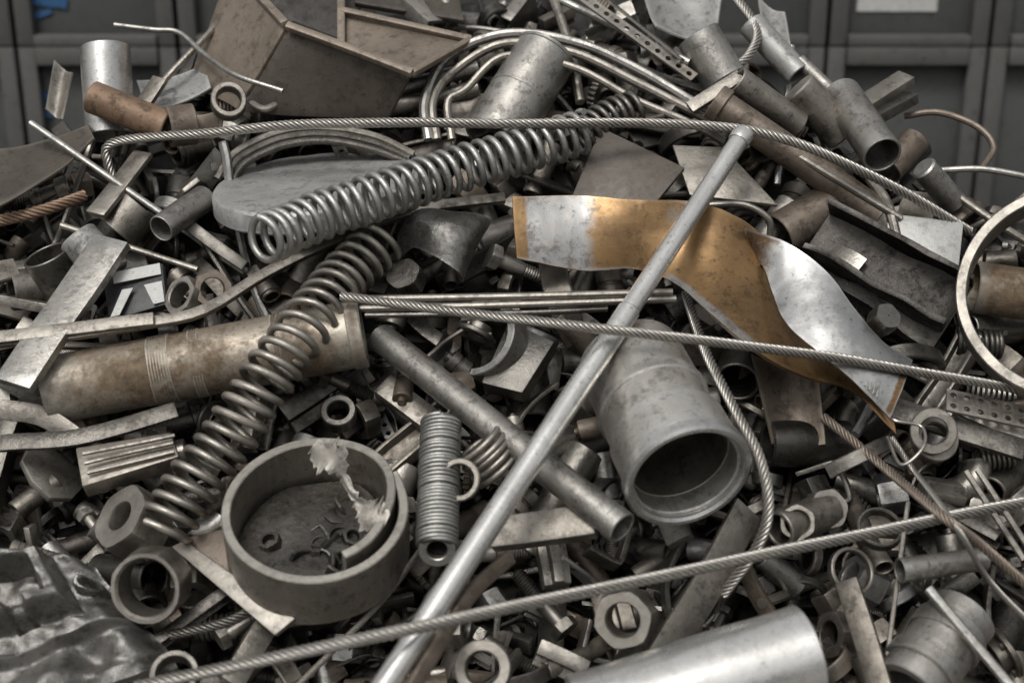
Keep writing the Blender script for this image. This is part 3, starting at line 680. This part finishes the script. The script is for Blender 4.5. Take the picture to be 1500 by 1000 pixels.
# pipes & cylinders table
pipe((154,70,.13),(162,200,.02),36,LIGHT,"upright bright steel pipe at the heap edge",wall=.1)
pipe((134,142,.17),(246,186,.14),24,RUST,"rusty orange-brown pipe leaning on an upright pipe",wall=.25)
pipe((246,186,.14),(285,182,.12),30,BROWN,"brown threaded pipe coupling on a rusty pipe",wall=.2,name="pipe_coupling")
pipe((800,78,.10),(722,205,.07),47,STEEL,"short wide grey pipe under curved tubes",wall=.1,flange=[(.0,.04,1.03),(.5,.53,1.02)])
pipe((1022,52,.10),(1062,118,.04),33,STEEL,"short grey pipe near the heap top",wall=.15)
pipe((1046,148,.2),(1290,315,.08),23,BROWN,"long brown steel pipe sloping down the heap",wall=.2,flange=[(0,.06,1.2)])
pipe((1078,118,.2),(1170,185,.08),22,STEEL2,"grimy short pipe with open end",wall=.2)
pipe((1168,128,.14),(1235,200,.04),27,STEEL2,"short solid grey round bar with capped end",solid=True,name="round_bar",cat="bar")
pipe((1293,228,.19),(1232,138,.08),29,STEEL,"short grey pipe pointing down with open end",wall=.14)
pipe((1300,250,.02),(1340,205,.02),22,BROWN,"short brown pipe at the heap edge")
pipe((1352,245,.14),(1400,300,.03),19,STEEL,"small capped steel cylinder near the edge",solid=True,name="round_bar",cat="bar")
pipe((1425,420,.05),(1560,438,.05),38,RUSTP,"brown-grey pipe behind a curved steel band",wall=.12)
pipe((1140,345,.05),(1215,300,.05),33,BROWN,"short brown pipe beside a dark plate",wall=.12)
pipe((912,774,.32),(556,494,.08),23,STEEL,"long grimy steel tube running diagonally down",wall=.16,flange=[(0,.04,1.06)])
pipe((1185,955,.30),(850,1060,.30),72,POLE,"large bright worn steel cylinder with brown spots",wall=.08,name="large_cylinder",cat="cylinder",dn=.005,segs=64)
pipe((1318,835,.2),(1442,818,.16),18,STEEL,"short grey pipe lying near wire rope",wall=.2)
pipe((1330,1010,.16),(1410,900,.12),52,STEEL,"rounded grey pipe fitting with collars",wall=.3,name="pipe_fitting",flange=[(0.2,.35,1.12),(.6,.8,1.08)])
pipe((68,372,.10),(110,450,-.05),36,DARK,"dark open pipe stub in the heap",wall=.12)
pipe((112,345,.12),(165,405,.06),30,PAINT,"short pale steel pipe beside a flat bar",solid=True,wall=.15)
pipe((205,300,.05),(170,340,.02),34,STEEL2,"short grimy pipe lying in the heap",wall=.1)
pipe((235,335,.14),(300,290,.05),20,STEEL,"small grey pipe lying in the scrap")
pipe((555,140,.02),(700,100,.03),12,STEEL,"thin grey pipe near the heap top",wall=.2)
pipe((555,162,.03),(700,130,.03),12,STEEL2,"thin grimy pipe near the heap top",wall=.2)
pipe((1100,35,.02),(1170,110,.0),20,PAINT,"pale painted pipe on the heap shoulder",wall=.2)
pipe((1170,90,.02),(1235,150,.0),11,STEEL,"thin grey pipe on the heap shoulder",wall=.2)
pipe((15,805,.1),(95,830,.06),16,STEEL2,"short threaded grey pipe by a casting",wall=.3,flange=[(i/10,i/10+.05,1.08) for i in range(1,9)])
pipe((1080,560,.04),(1090,500,-.06),32,DARK,"dark open pipe stub under the curved strip",wall=.15)
pipe((1140,775,.14),(1215,745,.06),28,STEEL2,"short grimy tube fitting in the heap",wall=.25)
pipe((1190,560,.0),(1120,600,.0),25,BROWN,"brown pipe stub under sheet metal")

# rods
rod([(45,180,.14),(265,332,.1)],5,STEEL,"thin straight steel rod leaning on the scrap")
rod([(530,438,.16),(760,434,.2),(985,428,.2)],6,STEEL2,"straight grimy steel rod lying across the heap")
rod([(528,452,.15),(760,446,.19),(990,438,.19)],6,STEEL2,"straight grey steel rod lying across the heap")
rod([(535,462,.14),(760,458,.17),(890,452,.17)],5,DARK,"dark steel rod lying under other rods")
rod([(1360,862,.22),(1485,1010,.25)],8,STEEL,"straight steel rod near a pipe fitting")
rod([(1065,160,.16),(1180,235,.17),(1320,320,.12)],6,STEEL2,"grey steel rod alongside a brown pipe")
rod([(1275,262,.1),(1300,300,.12),(1315,355,.1)],8,STEEL2,"bent steel rod on the heap side")
rod([(1040,300,.12),(1090,300,.14),(1125,320,.12),(1128,345,.08)],5,STEEL2,"bent thin hook rod beside the pole")
rod([(168,37,.05),(225,44,.06),(262,48,.06),(300,80,.1),(345,110,.2),(415,134,.22)],4,STEEL,"thin bent bright wire above the heap edge",name="bent_wire",cat="wire")
rod([(225,135,.03),(262,95,.06),(310,45,.05),(330,20,.0)],5,STEEL2,"thin dark bent rod leaning on the box section")
rod([(1325,170,.0),(1375,165,.04),(1430,185,.05),(1455,215,.04),(1440,245,.0)],5,BROWN,"thin brown rusty hoop on the heap shoulder",name="wire_hoop",cat="wire")
rod([(1370,250,.06),(1440,248,.1),(1520,262,.1)],5,STEEL,"thin bright rod at the heap edge")
rod([(1380,270,.05),(1450,320,.08),(1530,370,.06)],6,STEEL2,"thin grey rod sloping down the heap edge")
rod([(780,-20,.03),(1010,92,.08)],6,STEEL,"straight steel rod near the heap top")
rod([(800,-30,.02),(835,70,.05),(850,150,.05)],7,STEEL2,"bent grimy rod near the heap top")
rod([(1415,690,.12),(1500,820,.12)],5,STEEL2,"thin bright rod in the heap")
rod([(1432,688,.12),(1512,810,.12)],5,STEEL2,"thin bright rod in the heap")
rod([(1330,735,.14),(1300,960,.14)],4,STEEL2,"thin grey rod standing in the heap")
rod([(345,125,.05),(385,160,.08),(430,135,.06)],6,STEEL2,"short bent rod by the box section")
rod([(90,330,.08),(290,395,.1)],5,STEEL2,"grimy rod lying in the heap")

# bars & strips
bar([(165,352,.20),(20,565,.24)],62,16,STEEL,"wide flat grey steel bar leaning on the heap",bev=.004,up=V(-.25,.2,.95))
bar([(-60,505,.2),(90,492,.22),(215,474,.22),(300,455,.2),(390,400,.17),(520,338,.13),(620,305,.1),(740,290,.08)],16,10,STEEL2,"long thin flat steel strip winding across the heap",name="flat_strip",cat="strip")
bar([(-40,498,.225),(100,482,.24),(225,468,.24)],20,6,STEEL2,"bright bundled flat strips lying over the flat bar",name="flat_strip",cat="strip")
bar([(720,782,.18),(872,762,.25)],48,26,STEEL2,"square grey steel bar beside a long tube",bev=.005,name="square_bar")
bar([(1095,745,.13),(1040,850,.15),(960,980,.16)],52,8,STEEL2,"wide flat steel strip under the wire rope",name="flat_strip",cat="strip",up=V(.5,.2,.8))
bar([(1240,850,.16),(1290,1010,.18)],36,14,F2,"upright flat grey bar near the large cylinder",bev=.004,up=V(-.4,.0,.9))
bar([(590,1030,.44),(640,950,.44),(690,870,.38),(750,815,.3)],22,10,BROWN,"curved brown flat strip beside the pole",name="flat_strip",cat="strip",up=V(.7,.2,.6))
bar([(210,225,.1),(140,315,.12)],34,8,STEEL2,"flat grey steel bar in the heap",up=V(-.4,.1,.9))
bar([(1290,590,.1),(1500,660,.1)],34,10,DARK,"dark flat bar in the heap")
bar([(235,115,.1),(190,180,.08)],26,8,STEEL2,"bright flat bar near the upright pipe",up=V(-.4,.1,.9))
bar([(1110,175,.08),(1000,150,.1),(960,170,.1),(850,190,.08)],18,6,STEEL2,"flat grey strip near the heap top",name="flat_strip",cat="strip",up=V(0,.8,.5))
bar([(1010,160,.14),(1085,112,.18)],20,10,STEEL2,"flattened grey tube end on the heap",name="flat_strip",cat="strip")
bar([(0,650,.1),(120,640,.12),(260,600,.1)],26,8,DARK,"grimy flat strip lying in the heap",name="flat_strip",cat="strip")
bar([(0,600,.12),(60,610,.12),(110,640,.1)],30,8,STEEL2,"bent grey flat strip in the heap",name="flat_strip",cat="strip",up=V(0,.1,.95))
# plates & blocks
block([(880,186,.14),(1003,245,.16),(958,300,.16),(838,286,.12)],.02,TRD,"brown-grey square steel plate propped on the heap",name="steel_plate",cat="plate")
block([(985,212,.08),(1060,215,.1),(1140,300,.1),(1010,285,.1)],.015,STEEL2,"light grey steel plate under the pole",name="steel_plate",cat="plate")
block([(1300,312,.12),(1412,325,.12),(1402,418,.1),(1300,372,.1)],.012,PAINT,"pale grey square metal plate",name="steel_plate",cat="plate")
block([(250,800,.13),(270,790,.14),(432,905,.2),(402,930,.2)],.02,STEEL2,"bright edged steel plate under the drum ring",name="steel_plate",cat="plate")
block([(262,790,.10),(340,770,.1),(500,900,.14),(420,915,.14)],.02,BROWN,"brown steel plate under the drum ring",name="steel_plate",cat="plate")
block([(110,655,.14),(250,632,.14),(262,668,.16),(120,712,.16)],.06,F2,"extruded grimy steel block with ridges",name="ridged_block",bev=.006)
for i in range(3): bar([(122+i*2,665+i*14,.172),(256,637+i*12,.168)],5,6,STEEL2,"thin ridge strip on a steel block",name="flat_strip",cat="strip")
block([(705,560,.06),(745,470,.06),(812,500,.08),(765,575,.08)],.06,DARK,"dark angular steel block in the heap")
block([(1390,600,.1),(1400,575,.1),(1510,610,.1),(1505,650,.1)],.015,STEEL2,"grey steel flange plate",name="steel_plate",cat="plate")
p=P(1445,600,.13); obj("perforated_plate",mk("perforated_plate",perforated(6,2,.038,.009,.008),STEEL2),MZ(p,V(.1,.6,.75),-.2,xh=RT),label="perforated grey steel plate with round holes",cat="plate")
p=P(925,50,.1); obj("perforated_rail",mk("perforated_rail",perforated(12,1,.042,.010,.008),STEEL2),MZ(p,V(.2,.5,.8),math.radians(-38),xh=RT),label="perforated steel rail near the heap top",cat="rail")
p=P(935,38,.08); obj("perforated_rail",mk("perforated_rail",perforated(12,1,.034,.008,.008),DARK),MZ(p,V(.5,.7,.3),math.radians(-38),xh=RT),label="dark perforated steel rail near the heap top",cat="rail")
def chan(A,B,w,mat,label,roll=0,dp=.6,tk=.12,dn=0):
    a,b=P(*A),P(*B);s=mpp(a);w*=s;d=w*dp;t=w*tk
    vf=extr([(-w/2,0),(w/2,0),(w/2,d),(w/2-t,d),(w/2-t,t),(-w/2+t,t),(-w/2+t,d),(-w/2,d)],(b-a).length,10)
    if dn: vf=dent(vf,dn,7,2)
    return obj("channel_bar",mk("channel_bar",vf,mat,bev=.0015),MZ(a,b-a,roll,xh=NRM),label=label,cat="channel")
chan((1262,150,.08),(1328,108,.06),30,STEEL2,"grimy steel channel on the heap shoulder",1.2)
chan((1275,168,.08),(1335,135,.06),26,DARK,"dark steel channel on the heap shoulder",1.0)
chan((120,1010,.1),(330,860,.06),30,DARK,"dark channel under castings")
chan((0,430,.05),(130,455,.05),24,STEEL2,"grimy channel in the heap",.6)
chan((640,620,.0),(560,560,.0),36,STEEL2,"grey channel beneath the tube",1.6)
chan((340,1000,.12),(400,900,.1),36,STEEL2,"grey channel under the plate",2.0)
chan((1203,352,.05),(1392,468,.05),104,F3,"dark greasy heavy angular steel channel",pi/2+.25,dp=.5,tk=.09,dn=.02)
chan((1196,338,.08),(1400,450,.08),84,G2,"black oily steel channel nested in scrap",-pi/2+.35,dp=.6,tk=.1,dn=.02)
# curved arcs
ring((1576,425,.32),168,152,50,(-.30,.30,.9),STEEL2,"large curved brown-grey steel band ring",name="large_band_ring",cat="ring",segs=90)
ring((700,492,.08),62,50,40,(-.5,.35,.75),STEEL,"curved grey pipe clamp ring in the heap",a0=-1.8,a1=1.9)
# curved bracket
ribbon([(592,330,.1),(620,312,.15),(660,315,.17),(700,318,.14),(716,325,.1)],[(585,385,.06),(610,362,.13),(645,378,.16),(668,398,.14),(672,410,.08)],CAST,"curved grey bracket plate beside the springs","curved_bracket",bow=.03,th=.014)
# castings
def Hc(u,v):
    e=.030
    h=.10*rbox(u,v,.33,.78,.12,.50,e)-.095*rbox(u,v,.42,.69,.20,.41,.022)
    h-=.05*rbox(u,v,.50,.58,.42,.52,.02)
    h+=.04*rbox(u,v,.34,.97,.63,.67,.025)
    h+=.05*math.exp(-((u-.55)**2+(v-.85)**2)/.012)-.04*math.exp(-((u-.74)**2+(v-.80)**2)/.006)
    d=math.hypot(u-.90,(v-.3)); h+=.03*(sst(.08,.06,d)-sst(.045,.03,d))
    return h-.06*sst(.86,1,u)-.05*sst(.10,0,v)+.035*noise.noise(Vector((u*4,v*4,2)))+.012*noise.noise(Vector((u*12,v*12,5)))
cast_field([(-150,815,.12),(120,800,.16),(250,960,.18),(-110,1130,.26)],Hc,CAST,"heavy oily grey cast iron part with raised hollow boss","cast_part","casting",n=130)
# nuts & rings
nut((312,424,.2),30,17,30,(.25,-.05,.9),BROWN,"worn brown hexagon nut lying on a strip",.3)
nut((262,432,.19),32,20,26,(-.5,.3,.7),STEEL2,"grimy hexagon nut beside another nut",.1)
nut((175,755,.15),54,22,60,(-.5,.45,.6),STEEL2,"large hexagonal steel coupling nut",.2)
nut((212,862,.22),56,43,60,(-.1,-.05,.95),STEEL2,"large hollow hexagonal pipe nut",.4,n=8)
nut((912,908,.24),46,25,52,(-.25,.05,.9),STEEL2,"large grey hexagon nut with round hole",.25)
ring((706,978,.3),42,25,26,(-.1,.25,.9),STEEL2,"thick bright steel ring under wire rope")
ring((1368,632,.2),34,20,16,(-.2,.0,.95),STEEL2,"thick grey steel ring near a wire loop")
ring((1372,640,.16),36,22,16,(.2,.3,.9),STEEL2,"grimy steel ring under another ring")
nut((1215,745,.1),32,18,30,(.2,.2,.9),STEEL2,"grimy hexagon nut in the heap",.2)
nut((1168,765,.16),28,18,24,(-.1,.1,.9),STEEL2,"grey hexagon nut in the heap",.5)
nut((1302,462,.26),22,1,30,(.3,.4,.8),DARK,"dark hexagon bolt head on the heap",.2)
nut((590,400,.12),28,1,30,(-.3,.5,.8),DARK,"dark hexagon head beside a spring",.2)
ring((1290,770,.12),34,28,16,(0,.6,.7),DARK,"dark thin steel ring in the heap")
ring((255,985,.2),36,26,30,(.1,.5,.8),DARK,"dark steel ring at the heap base")
ring((335,145,.2),26,18,30,(.2,.1,.9),STEEL2,"bright steel ring near the box section")
ring((495,600,.05),26,16,26,(0,.5,.8),DARK,"dark clamp ring behind a drum ring")
ring((1250,835,.1),36,30,14,(.3,.3,.8),STEEL2,"grimy thin ring in the heap")
ring((1080,430,.0),30,24,24,(.2,.3,.9),DARK,"dark ring under the curved strip")
# black and white plate
bwp=block([(150,405,.14),(238,385,.16),(244,445,.16),(160,470,.14)],.03,BLACK,"black painted metal part with white patches",name="painted_plate",cat="plate")
for q in ([(165,400),(235,386),(237,402),(168,416)],[(180,425),(196,422),(176,462),(163,465)],[(212,418),(238,412),(242,442),(226,446)]):
    c=[P(x,y,.158) for x,y in q]; vs,fs,_=sheet(lambda u,v:c[0].lerp(c[1],u).lerp(c[3].lerp(c[2],u),v)+BK*.006,2,2,.003); world_obj("white_patch",(vs,fs),WHITE,parent=bwp)
panel([(-40,225,.05),(130,185,.08),(140,205,.12),(-10,310,.14)],TRD,"bent brown sheet metal at the heap edge",bend=.02)
panel([(925,-30,.0),(1060,-20,.0),(1050,52,.05),(960,42,.05)],PAINT,"pale crumpled painted sheet on the heap top",wav=.02,bend=.03)
panel([(1110,-5,-.02),(1150,20,.0),(1165,95,.03),(1120,70,.03)],PAINT,"pale painted flap on the heap shoulder",wav=.012,bend=.02)
panel([(200,120,.0),(300,95,.0),(310,130,.03),(215,165,.03)],PAINT,"pale metal sheet behind the rusty pipe",bend=.02)
panel([(78,88,.06),(108,108,.06),(92,175,.06),(66,160,.06)],STEEL2,"bent grey sheet strip beside the upright pipe",bend=.02)
panel([(240,165,.12),(330,160,.13),(325,200,.1),(250,205,.1)],BROWN,"curled brown sheet metal at the rusty pipe",bend=.04)
panel([(660,120,.02),(720,140,.04),(715,200,.04),(650,190,.02)],STEEL2,"grey folded sheet under curved tubes",bend=.02)

# ------------------------------------------------------------------ light
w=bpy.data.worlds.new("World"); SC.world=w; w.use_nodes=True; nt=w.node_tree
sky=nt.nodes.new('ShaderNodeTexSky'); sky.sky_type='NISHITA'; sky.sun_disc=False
EL,AZ=math.radians(58),math.radians(205)
sky.sun_elevation=EL; sky.sun_rotation=AZ; sky.air_density=1.5; sky.dust_density=4
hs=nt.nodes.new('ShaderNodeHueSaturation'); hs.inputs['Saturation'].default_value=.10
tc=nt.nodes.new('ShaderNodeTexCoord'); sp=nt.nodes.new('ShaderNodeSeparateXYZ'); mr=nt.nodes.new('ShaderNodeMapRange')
mr.interpolation_type='SMOOTHSTEP'; mr.inputs[1].default_value=.05; mr.inputs[2].default_value=.62; mr.inputs[3].default_value=.38; mr.inputs[4].default_value=1.15  # sky dimmed towards the horizon for contrast, as if buildings stood around
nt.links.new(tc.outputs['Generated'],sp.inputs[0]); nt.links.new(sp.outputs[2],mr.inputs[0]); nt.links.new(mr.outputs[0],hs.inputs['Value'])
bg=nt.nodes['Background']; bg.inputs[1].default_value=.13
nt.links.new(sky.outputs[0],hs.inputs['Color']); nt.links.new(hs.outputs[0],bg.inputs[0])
sd=Vector((math.sin(AZ)*math.cos(EL),math.cos(AZ)*math.cos(EL),math.sin(EL)))
sun=bpy.data.lights.new("sun",'SUN'); sun.energy=1.35; sun.angle=math.radians(15); sun.color=(1,.98,.95)
so=bpy.data.objects.new("sun",sun); COL.objects.link(so); so.rotation_euler=sd.to_track_quat('Z','Y').to_euler()
SC.view_settings.view_transform='Standard'; SC.view_settings.look='None'; SC.view_settings.exposure=0
